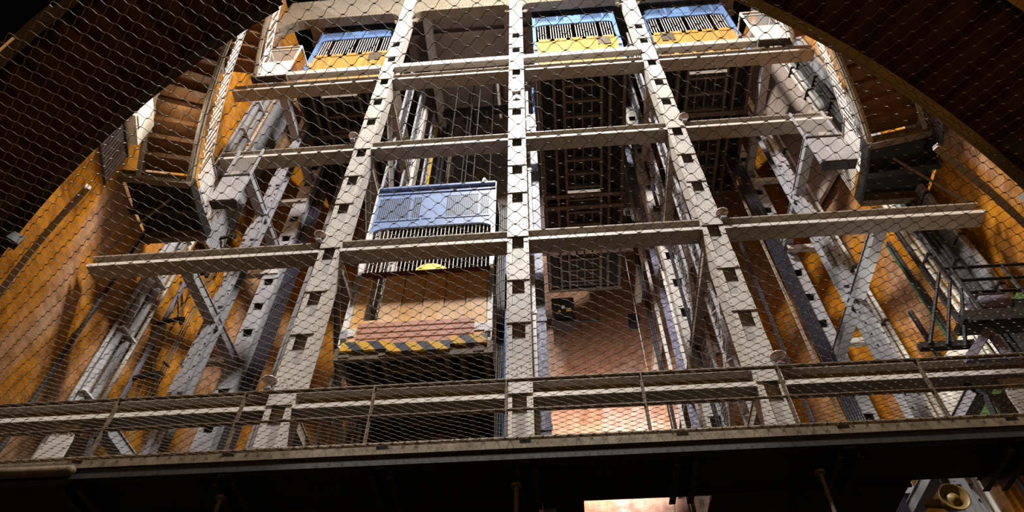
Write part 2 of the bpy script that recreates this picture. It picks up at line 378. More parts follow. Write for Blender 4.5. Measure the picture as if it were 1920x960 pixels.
cable_band(-3.6, 14.3, .16, 2, UNDER, 'brown conduits beside the black cables behind the lowered lift', z0=12, z1=28.5, nm='pipe', cat='pipe')
cable_band(-4.72, 11.75, .1, 1, BLUED, 'blue pipe behind the left column under the topmost beam', z0=19, z1=22, nm='pipe', cat='pipe')
cable_band(3.95, 12.2, .09, 1, GREENC, 'green pipe in the pipe cluster low between open shaft and right column', z0=7, z1=11.4, nm='pipe', cat='pipe')
cable_band(4.12, 12.25, .1, 1, CHIP, 'blue-white pipe in the pipe cluster low between open shaft and right column', z0=7, z1=12.6, nm='pipe', cat='pipe')
cable_band(4.30, 12.2, .09, 1, UNDER, 'brown pipe in the pipe cluster low between open shaft and right column', z0=7, z1=11.6, nm='pipe', cat='pipe')
cable_band(4.45, 12.15, .09, 1, PURPLE, 'violet-grey pipe rightmost in the low pipe cluster by the right column', z0=7, z1=11.7, nm='pipe', cat='pipe')
# guide rails beside the open shaft
def T_rail(x, y, w, m, lbl, z0=0, z1=27, d=.1):
    b = MB(); b.prism([(-w/2,0),(w/2,0),(w/2,.025),(.02,.025),(.02,d),(-.02,d),(-.02,.025),(-w/2,.025)], (x, y, z0), (x, y, z1), (1, 0, 0), (0, 1, 0))
    z = z0+1
    while z < z1: b.box(x-w/2-.02, x+w/2+.02, y-.015, y, z, z+.12); z += 2.6
    return tag(b.build('guide_rail', m), lbl, 'rail')
T_rail(-.18, 9.72, .2, CHIP, 'chipped blue and white guide rail right of the centre column', z1=20)
T_rail(-.3, 9.5, .07, WHITE, 'narrow white rail against the centre column', z1=22)
T_rail(3.42, 14.4, .2, CHIP, 'chipped blue and white guide rail in the open shaft, nearest the back')
T_rail(3.40, 13.7, .09, WHITE, 'white guide rail between blue rail and holed column')
T_rail(3.2, 14.7, .1, WHITE, 'white guide rail left of the blue rail in the open shaft')
cable_band(3.0, 14.9, .16, 3, CABLE, 'violet-black cables left of the rails in the open shaft', z1=22)
cable_band(3.46, 12.85-.3, .1, 2, CABLE, 'violet-black cables in front of the holed column by the open shaft', z1=22)
cable_band(2.55, 14.6, .02, 1, WHITE, 'thin pale wire hanging in the open shaft', z0=9, z1=21, nm='wire', cat='wire')
cable_band(3.62, 11.6, .14, 1, UNDER, 'brown round pipe behind the right column below the second beam', z0=12, z1=16, nm='pipe', cat='pipe')
cable_band(3.72, 11.2, .16, 1, UNDER, 'brown round pipe behind the right column under the third beam', z0=16.5, z1=20.5, nm='pipe', cat='pipe')

# diagonal braces seen beside the columns
def brace(p, q, lbl, w=.13, m=STEEL):
    b = MB(); b.prism([(-w/2,0),(w/2,0),(w/2,.02),(-w/2+.02,.02),(-w/2+.02,w),(-w/2,w)], p, q, (V(q)-V(p)).cross(V((1, 0, 0))).normalized(), (1, 0, 0))
    return tag(b.build('diagonal_brace', m), lbl, 'brace')
brace((3.5, 9.5, 12.9), (3.5, 12.6, 9.6), 'pale angle brace sloping behind the right column, second level')
brace((3.5, 9.5, 17.1), (3.5, 12.6, 13.6), 'pale angle brace sloping behind the right column, third level')
brace((-4.6, 9.5, 17.1), (-4.6, 12.6, 13.6), 'pale angle brace sloping behind the left column above the lowered lift')
brace((-4.6, 9.5, 21.2), (-4.6, 12.6, 17.8), 'pale angle brace sloping behind the upper left column')
brace((-4.6, 9.5, 12.9), (-4.6, 12.6, 9.6), 'pale angle brace between the left column and the lowered lift')
for i, (x0, x1, y, z, lbl) in enumerate(((-9.3, -7.7, 12.45, 13.35, 'pale strut from wall to holed column, just above the walkway at left'), (-9.3, -7.7, 12.45, 16.7, 'pale strut from wall to holed column, below the second beam at left'), (-9.3, -7.7, 12.45, 20.3, 'pale strut from wall to holed column, below the third beam at left'),
    (6.9, 8.4, 13.0, 13.4, 'pale strut from wall to holed column, just above the walkway at right'), (6.9, 8.4, 13.0, 17.1, 'pale strut from wall to holed column, below the second beam at right'), (6.9, 8.4, 13.0, 20.6, 'pale strut from wall to holed column, below the third beam at right'))):
    b = MB(); b.prism([(0,0),(.16,0),(.16,.02),(.02,.02),(.02,.16),(0,.16)], (x0, y, z), (x1, y, z), (0, 1, 0), (0, 0, 1)); tag(b.build('wall_strut', STEEL), lbl, 'strut')
# heavy stub columns under the lowest beam
for x, y, lbl in ((-8.25, 9.3, 'riveted stub column under the lowest beam at the far left'), (7.25, 9.3, 'riveted stub column under the lowest beam at the far right')):
    t = thing('stub_column', lbl, 'column', (x, y, ZF)); b = MB(); b.prism(I_prof(.42, .42, .04, .05), (x, y-.2, ZF), (x, y-.2, 8.93), (1, 0, 0), (0, 1, 0))
    z = 7.6
    while z < 8.9:
        for q in (-.17, -.1, .1, .17): b.rivet((x+q, y-.2, z), (0, -1, 0), .016)
        z += .16
    b.build('shaft_section', STEEL, t)
    for z in (7.5, 8.1): g = MB(); g.box(x-.24, x+.24, y-.235, y-.205, z, z+.42); [g.rivet((x+q, y-.235, z+r), (0, -1, 0), .018) for q in (-.18, 0, .18) for r in (.08, .34)]; g.build('batten_plate', STEEL, t)
    sx = 1 if x < 0 else -1
    g = MB(); g.prism([(0,0),(.5*sx,0),(.62*sx,.25),(.62*sx,.6),(.3*sx,.75),(0,.75)], (x+sx*.2, y-.1, 7.55), (x+sx*.2, y-.13, 7.55), (1, 0, 0), (0, 0, 1))
    for q in ((.1,.12),(.4,.15),(.5,.45),(.25,.6),(.1,.4)): g.rivet((x+sx*(.2+q[0]), y-.13, 7.55+q[1]), (0, -1, 0), .02)
    g.build('gusset_plate', STEELC, t)
    g = MB(); g.path([V((x+sx*.7, y-.15, 8.9)), V((x+sx*.55, y-.2, 8.6)), V((x+sx*.62, y-.2, 8.2)), V((x+sx*.45, y-.2, 7.9)), V((x+sx*.5, y-.2, 7.5))], .05); g.build('cable_loop', BLACK, t)

# ------------------------------------------------------------------ lifts
def lift(xc, ztop, length, lbl, kind, window, w=2.92, y0=9.6):
    low = kind == 'low'; z0 = ztop-5.77; DZ = -.32 if low else 0; t = thing('lift_cage', lbl, 'lift', (xc, y0, z0)); low = kind == 'low'
    h = w/2; bl = BLUEL if low else BLUE
    for s in (-1, 1):
        b = MB(); x = xc+s*(h-.03)
        b.box(x-.05, x+.05, y0, y0+.07, z0+.35, ztop); b.box(x-.012+s*.05, x+.012+s*.05, y0-.05, y0, z0+.35, ztop)
        p = b.build('frame_post', WHITE if low else bl, t)
        for zz in (z0+.55, z0+1.9): g = MB(); g.box(x-.07, x+.07, y0-.06, y0+.02, zz, zz+.22); g.build('guide_shoe', GREYP, p)
    # top panel with arched lower edge
    b = MB(); zb = ztop-1.62; pts = []
    for i in range(9): a = PI/2*i/8; pts.append((-h+.42*(1-math.cos(a)), zb-.30*(1-math.sin(a))))
    for i in range(9): a = PI/2*(1-i/8); pts.append((h-.42*(1-math.cos(a)), zb-.30*(1-math.sin(a))))
    b.prism([(-h, zb-.3)]+pts+[(h, zb-.3), (h, ztop), (-h, ztop)], (xc, y0-.005, 0), (xc, y0+.04, 0), (1, 0, 0), (0, 0, 1))
    b.bar((xc-h, y0-.03, ztop-.03), (xc+h, y0-.03, ztop-.03), .09, .07); b.bar((xc-h, y0-.015, ztop-.24), (xc+h, y0-.015, ztop-.24), .03, .04)
    for q in (-.16, .16): b.box(xc+q-.11, xc+q+.11, y0-.018, y0, ztop-1.35, ztop-.42)
    p = b.build('top_panel', bl, t)
    for q in (-.86, .80):
        g = MB(); g.box(xc+q-.52, xc+q+.52, y0-.010, y0-.005, ztop-1.32, ztop-.45); vg = g.build('vent_grille', BLACK, p)
        g = MB()
        for i in range(23): xx = xc+q-.52+1.04*i/22; g.box(xx-.008, xx+.008, y0-.022, y0-.010, ztop-1.34, ztop-.43)
        g.box(xc+q-.54, xc+q+.54, y0-.02, y0-.01, ztop-1.37, ztop-1.32); g.box(xc+q-.54, xc+q+.54, y0-.02, y0-.01, ztop-.45, ztop-.40)
        g.box(xc+q+.26, xc+q+.31, y0-.023, y0-.01, ztop-1.34, ztop-.43)
        g.build('vent_grille_slats', bl, p)
    # bars
    b = MB(); zt = zb+.02; zm = z0+2.82+DZ; n = 30
    for i in range(n):
        if not low and i % 10 == 4 and window > -9: continue
        x = xc-h+.16+(w-.32)*i/(n-1); b.tube((x, y0+.05, zm), (x, y0+.05, zt), .011 if low else .014, 6)
    b.bar((xc-h+.05, y0+.05, zm+.03), (xc+h-.05, y0+.05, zm+.03), .04, .05)
    b.build('bar_grille', WHITE, t)
    # door
    zd = z0+.46+DZ*.35; wm = WOODO if low else WOODY; b = MB()
    if low:
        b.box(xc-h+.09, xc-h+.33, y0, y0+.05, zd, zm-.08); b.box(xc-h+.33, xc-h+.62, y0, y0+.05, zd, zd+.72)
        n = 5; xa, xb = xc-h+.62, xc+h-.09
        for i in range(n):
            x0, x1 = xa+(xb-xa)*i/n+.012, xa+(xb-xa)*(i+1)/n-.012; b.box(x0, x1, y0+(.012 if i % 2 else 0), y0+.05, zd, zm-.08)
        b.box(xa, xb, y0+.03, y0+.05, zd, zm-.08)
        b.build('door', wm, t)
        g = MB(); g.box(xc-h+.08, xc+h-.05, y0-.03, y0+.06, zm-.10, zm+.02); g.build('door_head_rail', WOODR, t)
        g = MB()
        for i in range(4):
            z = zd+.03+i*.155; g.prism([(0,0),(-.02,.02),(-.02,.135),(0,.155)], (xc-h+.28, y0, z), (xc+h-.32, y0, z), (0, 1, 0), (0, 0, 1))
        g.build('kick_panel', KICK, t)
        for x0, x1, zz in ((xc-h+.05, xc-h+.95, zd-.16), (xc-h+.95, xc+h-.75, zd-.24), (xc+h-.75, xc+h-.05, zd-.12)):
            g = MB(); g.box(x0, x1, y0-.09, y0+.02, zz, zz+.22); g.build('striped_bumper', HAZ, t)
        for q in (-1.32, 1.24): g = MB(); g.box(xc+q-.1, xc+q+.1, y0-.02, y0, zd+.28, zd+.5); [g.rivet((xc+q-.06+.04*i, y0-.02, zd+.38), (0, -1, 0), .012) for i in range(4)]; g.build('name_plate', WHITE, t)
        g = MB(); g.lathe((xc+.05, y0+.55, zm+.25), [(.0, .34), (.3, .3), (.46, .12), (.5, 0)], n=24); lp = g.build('lamp_shade', LAMPY, t, smooth=True)
        g = MB(); g.lathe((xc+.05, y0+.4, zm+.13), [(.0, -.06), (.1, -.03), (.12, .06)], n=16); g.build('lamp_bulb', LAMPW, t, smooth=True)
    else:
        b.box(xc-h+.09, xc+h-.09, y0+.02, y0+.05, zd, zm); n = 5; x0 = xc-h+.09; ww = (w-.18)/n
        for i in range(n):
            x = x0+i*ww; b.box(x, x+.07, y0-.005, y0+.02, zd, zm); b.box(x+ww-.07, x+ww, y0-.005, y0+.02, zd, zm); b.box(x, x+ww, y0-.005, y0+.02, zm-.2, zm); b.box(x, x+ww, y0-.005, y0+.02, zd, zd+.14)
            b.box(x, x+ww, y0-.005, y0+.02, zd+.62, zd+.78)
        b.build('door', wm, t)
        wx = xc+window; g = MB(); g.box(wx-.22, wx+.22, y0-.012, y0-.004, zm-.72, zm-.12); g.build('door_window', UNDER, t)
        g = MB(); g.prism([(0,0),(-.1,.02),(-.1,.10),(-.04,.14),(0,.14)], (xc-h+.1, y0, zd+.62), (xc+h-.1, y0, zd+.62), (0, 1, 0), (0, 0, 1)); g.build('door_sill', WOODY, t)
        g = MB(); g.box(xc-h, xc+h, y0-.06, y0+.02, zd-.12, zd+.06); g.build('bumper', CREAM, t)
    # bottom channel
    b = MB(); b.prism([(0,0),(.09,0),(.09,.03),(.03,.03),(.03,.27),(.09,.27),(.09,.3),(0,.3)], (xc-h-.06, y0-.04, z0), (xc+h+.06, y0-.04, z0), (0, 1, 0), (0, 0, 1))
    for q in (-1.32, -.55, .55, 1.25): b.box(xc+q-.1, xc+q+.1, y0-.055, y0-.04, z0+.05, z0+.25); [b.rivet((xc+q+r, y0-.055, z0+.15), (0, -1, 0), .016) for r in (-.06, 0, .06)]
    b.build('front_channel', UNDER if not low else CURB, t)
    b = MB(); b.box(xc-h, xc+h, y0+.05, y0+length, z0+.30, z0+.36); b.build('floor_plate', SHADEBLK, t)
    for q in (-1.38, -.92, -.60, .62, .90, 1.36): b = MB(); b.prism(I_prof(.09, .24, .02, .02), (xc+q, y0+.06, z0+.06), (xc+q, y0+length, z0+.06), (1, 0, 0), (0, 0, 1)); b.build('joist', UNDER, t)
    for q in (-.3, 0, .31): b = MB(); b.box(xc+q-.025, xc+q+.025, y0+.06, y0+length, z0+.2, z0+.3); b.build('joist', UNDER, t)
    y = y0+.5
    while y < y0+length-.3: b = MB(); b.prism(I_prof(.08, .18, .02, .02), (xc-.6, y, z0+.10), (xc+.62, y, z0+.10), (0, 1, 0), (0, 0, 1)); b.build('cross_joist', UNDER, t); y += .56
    for y in ((y0+1.75, y0+length-.1) if length < 6 else (y0+4.75, y0+5.25, y0+length-.1)): b = MB(); b.prism(I_prof(.16, .26, .03, .03), (xc-h, y, z0+.02), (xc+h, y, z0+.02), (0, 1, 0), (0, 0, 1)); b.build('cross_joist', UNDER, t)
    b = MB(); yl = y0+.25 if length < 6 else y0+4.55
    b.box(xc-.58, xc+.58, yl-.04, yl+.04, z0+.0, z0+.05); b.build('tube_lamp', TUBE, t)
    for s in (-1, 1):
        b = MB(); x = xc+s*(h-.03); b.box(x-.02, x+.02, y0+.08, y0+length, z0+.36, z0+2.6)
        for k in range(int(length/1.2)+1): b.box(x-.035, x+.035, y0+.1+1.2*k, y0+.18+1.2*k, z0+.36, ztop)
        b.build('side_wall', UNDER, t)
    b = MB(); b.box(xc-h, xc+h, y0+.08, y0+length, ztop-.1, ztop-.04); b.build('roof', DARK, t)
    b = MB(); b.box(xc-h+.05, xc+h-.05, y0+length-.08, y0+length-.03, z0+.36, ztop-.1); b.build('rear_wall', DARK, t)
    return t
lift(-2.62, 16.27, 9.4, 'lowered wooden lift with pale blue top panel and hazard stripes, left of the centre column', 'low', -9)
lift(1.48, 28.07, 9.4, 'raised lift with yellow wooden door right of the centre column, blue panel above bars', 'up', .92)
lift(5.42, 27.95, 5.0, 'raised lift farthest right, yellow door and blue panel next to the pale balcony', 'up', -.88)
lift(-6.40, 28.15, 5.0, 'raised lift farthest left, yellow door and blue panel beyond the left column', 'up', .85)
for i, (x, y) in enumerate(((-3.0, 11.8), (-2.55, 12.6), (-2.15, 11.9), (-1.75, 12.8), (-2.8, 13.2))):
    b = MB(); b.tube((x, y, 16.2), (x, y, 28.9), .022, 6); tag(b.build('hoist_rope', DARK), 'dark steel hoist rope rising from the roof of the lowered lift', 'rope', 'hoist ropes of the lowered lift')
t = thing('roof_lever', 'upright white lever on the roof of the lowered lift', 'lever', (-1.62, 10.4, 16.24)); b = MB(); b.path([V((-1.62, 10.4, 16.24)), V((-1.62, 10.4, 17.5)), V((-1.58, 10.4, 17.75)), V((-1.5, 10.4, 17.6)), V((-1.5, 10.4, 17.2))], .035); b.build('bent_tube', WHITE, t); b = MB(); b.disc((-1.62, 10.4, 16.24), .1, .06); b.build('foot', GREYP, t)
b = MB(); b.bar((-3.4, 11.2, 16.9), (-2.6, 12.2, 16.6), .05, .05); tag(b.build('roof_brace', DARK), 'short dark bar lying across the roof of the lowered lift', 'bar')
# machinery under the ceiling of the empty bay
t = thing('sheave_frame', 'dark hoist sheave frame hanging under the plaster ceiling of the empty bay', 'hoist', (-2.5, 13.8, 27.2))
b = MB(); b.box(-4.0, -1.3, 13.7, 13.95, 28.2, 28.5); b.box(-3.1, -1.9, 13.55, 14.1, 27.75, 28.2); b.build('cross_beam', DARK, t)
for x in (-2.9, -2.5, -2.1): b = MB(); b.lathe((x-.05, 13.8, 27.6), [(.08, 0), (.33, 0), (.28, .05), (.33, .10), (.08, .10)], axis='x', n=24); b.build('pulley', UNDER, t)
b = MB(); b.bar((-2.4, 13.8, 28.1), (-3.6, 15.0, 26.4), .12, .12); b.build('stay_bar', DARK, t)
t = thing('tube_fitting', 'narrow white lamp tube on the ceiling beside the hoist sheaves', 'lamp', (-1.6, 13.2, 28.0)); b = MB(); b.box(-1.67, -1.53, 12.0, 14.4, 28.6, 28.68); b.build('lamp_body', WHITE, t); b = MB(); b.tube((-1.6, 12.1, 28.56), (-1.6, 14.3, 28.56), .03); b.build('lamp_tube', TUBE, t)
for x in (-4.1, -.95): b = MB(); b.prism(I_prof(.3, .4, .03, .03), (x, 9.45, 28.3), (x, 16.9, 28.3), (1, 0, 0), (0, 0, 1)); [b.rivet((x+q, 9.6+.2*i, 28.3), (0, 0, -1), .02) for i in range(34) for q in (-.1, .1)]; tag(b.build('ceiling_girder', MAUVE if x > -2 else STEEL), 'riveted ceiling girder beside the %s, over the empty bay' % ('centre column' if x > -2 else 'left column'), 'girder')
# ------------------------------------------------------------------ small fittings on the frame
def saucer(p, lbl):
    t = thing('saucer_lamp', lbl, 'lamp', p); p = V(p)
    b = MB(); b.lathe(p+V((0, 0, .10)), [(0, .02), (.07, .03), (.13, .07), (.135, .08), (.12, .06), (.05, 0), (0, 0)], n=20); b.build('saucer_shade', PINK, t, smooth=True)
    b = MB(); b.tube(p, p+V((0, 0, .1)), .03); b.box(p.x-.06, p.x+.06, p.y-.04, p.y+.1, p.z-.02, p.z+.02); b.build('bracket', GREYP, t)
    b = MB(); b.lathe(p+V((0, 0, .13)), [(0, .07), (.04, .05), (.045, 0)], n=12); b.build('bulb', WHITE, t, smooth=True)
for x, y, lbl in ((597, 450, 'pink saucer lamp left of the left column at the second beam'), (661, 262, 'pink saucer lamp left of the left column at the third beam'), (1357, 408, 'pink saucer lamp right of the right column at the second beam'), (1284, 226, 'pink saucer lamp right of the right column at the third beam'), (1464, 682, 'pink saucer lamp right of the right column above the lowest beam'), (501, 728, 'pink saucer lamp left of the left column above the lowest beam')):
    saucer(atY(x, y, 8.93), lbl)
p = atY(968, 172, 8.93); t = thing('pulley_hook', 'small round pulley lamp bolted on the upper centre column', 'pulley', p)
b = MB(); b.lathe(p, [(.05, 0), (.13, 0), (.10, -.04), (.13, -.08), (.05, -.08)], axis='y', n=20); b.build('pulley_wheel', GREYP, t); b = MB(); b.bar(p, p+V((0, 0, -.4)), .07, .05); b.disc(p+V((0, -.10, 0)), .03, .12, (0, 1, 0)); b.build('hook_strap', STEEL, t)
p = atY(1055, 575, 19.6); t = thing('control_box', 'dark control box with warning plates on the tiled wall of the open shaft', 'box', p)
b = MB(); b.box(p.x-.45, p.x+.45, 19.3, 19.75, p.z-1.2, p.z+.2); b.build('cabinet', DARK, t)
b = MB(); b.disc((p.x+.0, 19.3, p.z-.35), .07, .05, (0, -1, 0)); b.build('beacon', WHITE, t)
b = MB(); b.box(p.x+.12, p.x+.32, 19.28, 19.30, p.z-.58, p.z-.42); b.build('label_plate', YELLOW, t)
b = MB(); b.prism([(-.07,0),(.07,0),(0,.12)], (p.x-.15, 19.3, p.z-.6), (p.x-.15, 19.285, p.z-.6), (1, 0, 0), (0, 0, 1)); b.build('warning_triangle', YELLOW, t)
b = MB(); b.box(p.x-.5, p.x+1.4, 19.2, 19.3, p.z-1.28, p.z-1.2); tag(b.build('wall_ledge', DARK), 'thin dark ledge below the control box in the open shaft', 'ledge')
p = atY(1187, 606, 19.3); b = MB(); b.box(p.x-.16, p.x+.16, 19.1, 19.5, p.z-.25, p.z+.25); b.box(p.x-.19, p.x+.19, 19.06, 19.1, p.z-.28, p.z+.28); tag(b.build('junction_box', BLACK), 'small black junction box on the tiled wall of the open shaft', 'box')

# ------------------------------------------------------------------ fittings on the round wall
def wall_line(az, lbl, m, r=.04, n=1, gap=.1, z0=5, z1=31, nm='wall_pipe', cat='pipe', clamps=None, R=9.66, cm=None):
    p = wallpt(az, R); d = V((CX-p.x, CY-p.y, 0)).normalized(); s = V((-d.y, d.x, 0))
    if clamps is None and n == 1:
        b = MB(); b.tube(p+V((0, 0, z0)), p+V((0, 0, z1)), r); return tag(b.build(nm, m), lbl, cat)
    t = thing(nm, lbl, cat, p+V((0, 0, z0)))
    for i in range(n):
        q = p+s*gap*(i-(n-1)/2); b = MB(); b.tube(q+V((0, 0, z0)), q+V((0, 0, z1)), r); b.build('pipe_run', m, t)
    z = z0+.6
    while clamps and z < z1:
        b = MB(); b.bar(p-s*(gap*(n-1)/2+r+.04)+V((0, 0, z))+d*r*.5, p+s*(gap*(n-1)/2+r+.04)+V((0, 0, z))+d*r*.5, .05, r*2.2, d); b.build('clamp', cm or DARK, t); z += clamps
    return t
wall_line(-.903, 'pair of silver ducts clamped to the tiled wall at the left', GREYP, .10, 2, .30, clamps=1.9, z1=27, nm='cable_duct', cat='duct', cm=WHITE)
wall_line(-.935, 'grey cable rail left of the silver ducts on the left wall', GREYP, .05, 1, z1=27)
wall_line(-.868, 'pale rail right of the silver ducts on the left wall', STEEL, .05, 1, z1=27)
wall_line(-.885, 'dark cable behind the pale rail on the left wall', BLACK, .05, 1, z1=27)
wall_line(-.805, 'thin brown conduit on the left wall, held off by black bracket arms', UNDER, .02)
wall_line(-.775, 'three thin wires side by side on the left wall', UNDER, .014, 3, .07, clamps=4, nm='wire_set', cat='wire')
wall_line(-1.012, 'single black cable on bare tiles at the far left', BLACK, .045, z1=17)
wall_line(-.83, 'flat dark strip on the left wall tiles', PURPLE, .07, z1=16)
wall_line(.745, 'black and green cable on the right wall left of the grey sheet duct', BLACK, .055, z1=16)
wall_line(.738, 'thin green cable on the right wall tiles', GREENC, .03, z1=16)
wall_line(.777, 'dark violet cable on the right wall tiles', CABLE, .06, z1=17)
wall_line(.70, 'black cable low on the right wall behind the bolted column', BLACK, .06, z1=14)
wall_line(.64, 'pale thin pipe with black clamps by the bolted column at right', STEEL, .05, 2, .16, clamps=2.0, z1=25, nm='clamped_pipe', R=8.9)
wall_line(.80, 'cream double pipe with black clamps on the right wall', CREAM, .055, 2, .2, clamps=1.7, z1=27, nm='clamped_pipe', R=9.4)
wall_line(.845, 'dark double conduit on the grey sheet duct at right', DARK, .06, 3, .14, clamps=1.5, z1=27, nm='clamped_conduit', R=9.3)
wall_line(.895, 'brown round pipe with dark clamps at the far right wall', BEAM, .06, 2, .22, clamps=1.6, z1=17, nm='clamped_pipe', R=9.55)
wall_line(.625, 'three thin wires side by side on the right wall', UNDER, .014, 3, .07, clamps=4, nm='wire_set', cat='wire', z1=25)
def wall_panel(az0, az1, z0, z1, m, lbl, nm, cat, R=9.6, ribs=0, th=.12):
    p, q = wallpt(az0, R), wallpt(az1, R); b = MB(); d = (V((CX, CY, 0))-(p+q)/2).normalized()
    b.prism([(0,0),(th,0),(th,z1-z0),(0,z1-z0)], p+V((0, 0, z0)), q+V((0, 0, z0)), d, (0, 0, 1))
    for i in range(ribs): r = p+(q-p)*((i+.5)/ribs)+d*th; b.bar(r+V((0, 0, z0)), r+V((0, 0, z1)), .03, .03, d)
    for z in range(int(z0)+2, int(z1), 2): b.bar(p+d*th+V((0, 0, z)), q+d*th+V((0, 0, z)), .02, .04)
    return tag(b.build(nm, m), lbl, cat)
wall_panel(.825, .912, 11.8, 30, GREYP, 'pale grey sheet-metal duct up the right wall behind dark conduits', 'sheet_duct', 'duct', ribs=3)
wall_panel(-.858, -.79, 17.5, 27, GREYP, 'grey ribbed sheet-metal duct up the left wall by the topmost beam', 'sheet_duct', 'duct', ribs=12)
for i, (x, y) in enumerate(((295, 606), (245, 710), (400, 450), (345, 520))):
    az = ray(x, y).x/ray(x, y).y; w = wallpt(az, 9.7); z = (atX(x, y, w.x)).z; d = V((CX-w.x, CY-w.y, 0)).normalized()
    t = thing('bracket_arm', 'black bracket arm with stay rod on the left wall, ' + ('second from the bottom', 'lowest of four', 'topmost, under the landing', 'second from the top')[i], 'bracket', w+V((0, 0, z)))
    b = MB(); b.bar(w+V((0, 0, z)), w+d*.75+V((0, 0, z)), .08, .08); b.bar(w+d*.75+V((0, 0, z)), w+d*.75+V((0, 0, z-.2)), .08, .08); b.build('arm', BLACK, t)
    b = MB(); b.tube(w+d*.6+V((0, 0, z)), w+V((0, .1, z+1.3)), .02); b.build('stay_rod', BLACK, t)
wall_panel(.60, .805, 19.5, 30, PLAST, 'pinkish pale plaster panel up the right wall below the topmost beam', 'plaster_panel', 'panel', R=9.75)
# painted landing wall low at the right
p0, p1 = wallpt(.93, 9.55), wallpt(.69, 9.55); d = V((CX, CY, 0))-(p0+p1)/2; d.normalize()
for nm, a0, a1, z0, z1, m in (('trim_1', .79, .655, 10.95, 12.25, CREAM), ('trim_2', .93, .79, 10.55, 11.2, CREAM), ('trim_3', .93, .79, 11.2, 11.55, GREEN), ('trim_4', .79, .655, 9.9, 10.95, GREEN), ('trim_5', .93, .79, 9.6, 10.55, GREEN)):
    q0, q1 = wallpt(a0, 9.62), wallpt(a1, 9.62); d = (V((CX, CY, 0))-(q0+q1)/2).normalized()
    b = MB(); b.prism([(0,0),(.1,0),(.1,z1-z0),(0,z1-z0)], q0+V((0, 0, z0)), q1+V((0, 0, z0)), d, (0, 0, 1)); struct(b.build(nm, m))

# ------------------------------------------------------------------ walkway in front of the lifts
YW = 8.30; ZW = 7.62
t = thing('walkway', 'dark steel walkway seen from below, spanning the shaft in front of the lifts', 'walkway', (-.6, YW, ZW-.3))
b = MB(); b.prism([(0,0),(.07,0),(.07,.02),(.02,.02),(.02,.11),(.07,.11),(.07,.13),(0,.13)], (-9.75, YW-.05, ZW-.18), (8.6, YW-.05, ZW-.18), (0, 1, 0), (0, 0, 1)); b.build('curb', CURB, t)
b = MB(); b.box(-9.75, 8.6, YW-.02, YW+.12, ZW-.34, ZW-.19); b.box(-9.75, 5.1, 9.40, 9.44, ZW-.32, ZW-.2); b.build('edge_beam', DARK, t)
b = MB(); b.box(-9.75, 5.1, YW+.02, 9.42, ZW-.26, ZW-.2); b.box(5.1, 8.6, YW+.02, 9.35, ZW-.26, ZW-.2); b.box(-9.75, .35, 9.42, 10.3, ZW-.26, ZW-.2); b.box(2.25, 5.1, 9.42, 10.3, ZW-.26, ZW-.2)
b.build('deck', SHADEBLK, t)
for x in (-7.0, -4.75, -2.5, -.45, 1.75, 3.95, 6.2):
    b = MB()
    for q in (-.13, .13): b.prism(I_prof(.09, .2, .02, .02), (x+q, YW+.12, ZW-.46), (x+q, 9.4, ZW-.46), (1, 0, 0), (0, 0, 1))
    b.build('deck_joist', DARK, t)
    b = MB(); b.bar((x, YW-.04, ZW-.05), (x, YW+.05, ZW-.36), .05, .16, (1, 0, 0)); b.build('joist_bracket', DARK, t)
t = thing('walkway_railing', 'brown tube railing of the walkway with wire mesh infill', 'railing', (-.6, YW, ZW-.03))
for nm, z, r in (('handrail', ZW+1.10, .032), ('middle_rail', ZW+.53, .022), ('bottom_rail', ZW+.0, .045)):
    b = MB(); b.tube((-9.75, YW, z), (8.6, YW, z), r, 10); b.build(nm, RAILST, t)
    if nm == 'bottom_rail':
        b = MB(); b.path([V((-9.7+.045*i, YW+.054*math.sin(i*PI/2), ZW+.054*math.cos(i*PI/2))) for i in range(405)], .008, 4)
        b.build('net_lacing', BRASS, t)
for i in range(9):
    x = -9.3+2.06*i+.33; b = MB(); b.bar((x, YW, ZW), (x, YW, ZW+1.1), .06, .02, (1, 0, 0)); b.bar((x, YW+.02, ZW), (x, YW+.02, ZW+1.1), .02, .05, (1, 0, 0)); b.build('post', RAILST, t)
for x, lbl in ((-7.85, 'long rounded lamp fixture hung under the walkway edge at the left end'), (7.35, 'long rounded lamp fixture hung under the walkway edge at the right end')):
    t = thing('batten_lamp', lbl, 'lamp', (x, YW-.14, ZW-.34)); b = MB()
    b.lathe((x-.95, YW-.13, ZW-.27), [(0, 0), (.05, .01), (.075, .05), (.075, 1.85), (.05, 1.89), (0, 1.9)], axis='x', n=14); b.build('lamp_cover', CURB, t, smooth=True)
    b = MB(); b.box(x-.9, x+.9, YW-.16, YW-.06, ZW-.21, ZW-.17); b.build('lamp_body', RAILST, t)
# struts and parts glimpsed below the walkway
for x, y, lbl in ((412, 940, 'yellowish stay post under the walkway at left'), (968, 930, 'yellowish stay post under the walkway below the centre column'), (1550, 920, 'yellowish stay post under the walkway at right')):
    p = atY(x, y, YW+.3); b = MB(); b.tube((p.x, p.y, 3), (p.x, p.y, ZW-.55), .03); b.disc((p.x, p.y, ZW-.57), .07, .04); tag(b.build('stay_post', CURB), lbl, 'post')
p = atY(1790, 932, 9.6); t = thing('signal_horn', 'round brownish horn lamp below the walkway at lower right', 'lamp', p)
b = MB(); b.lathe(p, [(.0, .0), (.08, .02), (.1, .06), (.19, .0), (.21, -.02), (.2, .02), (.1, .25), (0, .3)], axis='y', n=24); b.build('horn_bell', HORN, t, smooth=True); b = MB(); b.bar(p+V((0, .2, 0)), p+V((-.3, .3, .1)), .1, .1); b.build('horn_arm', HORN, t)

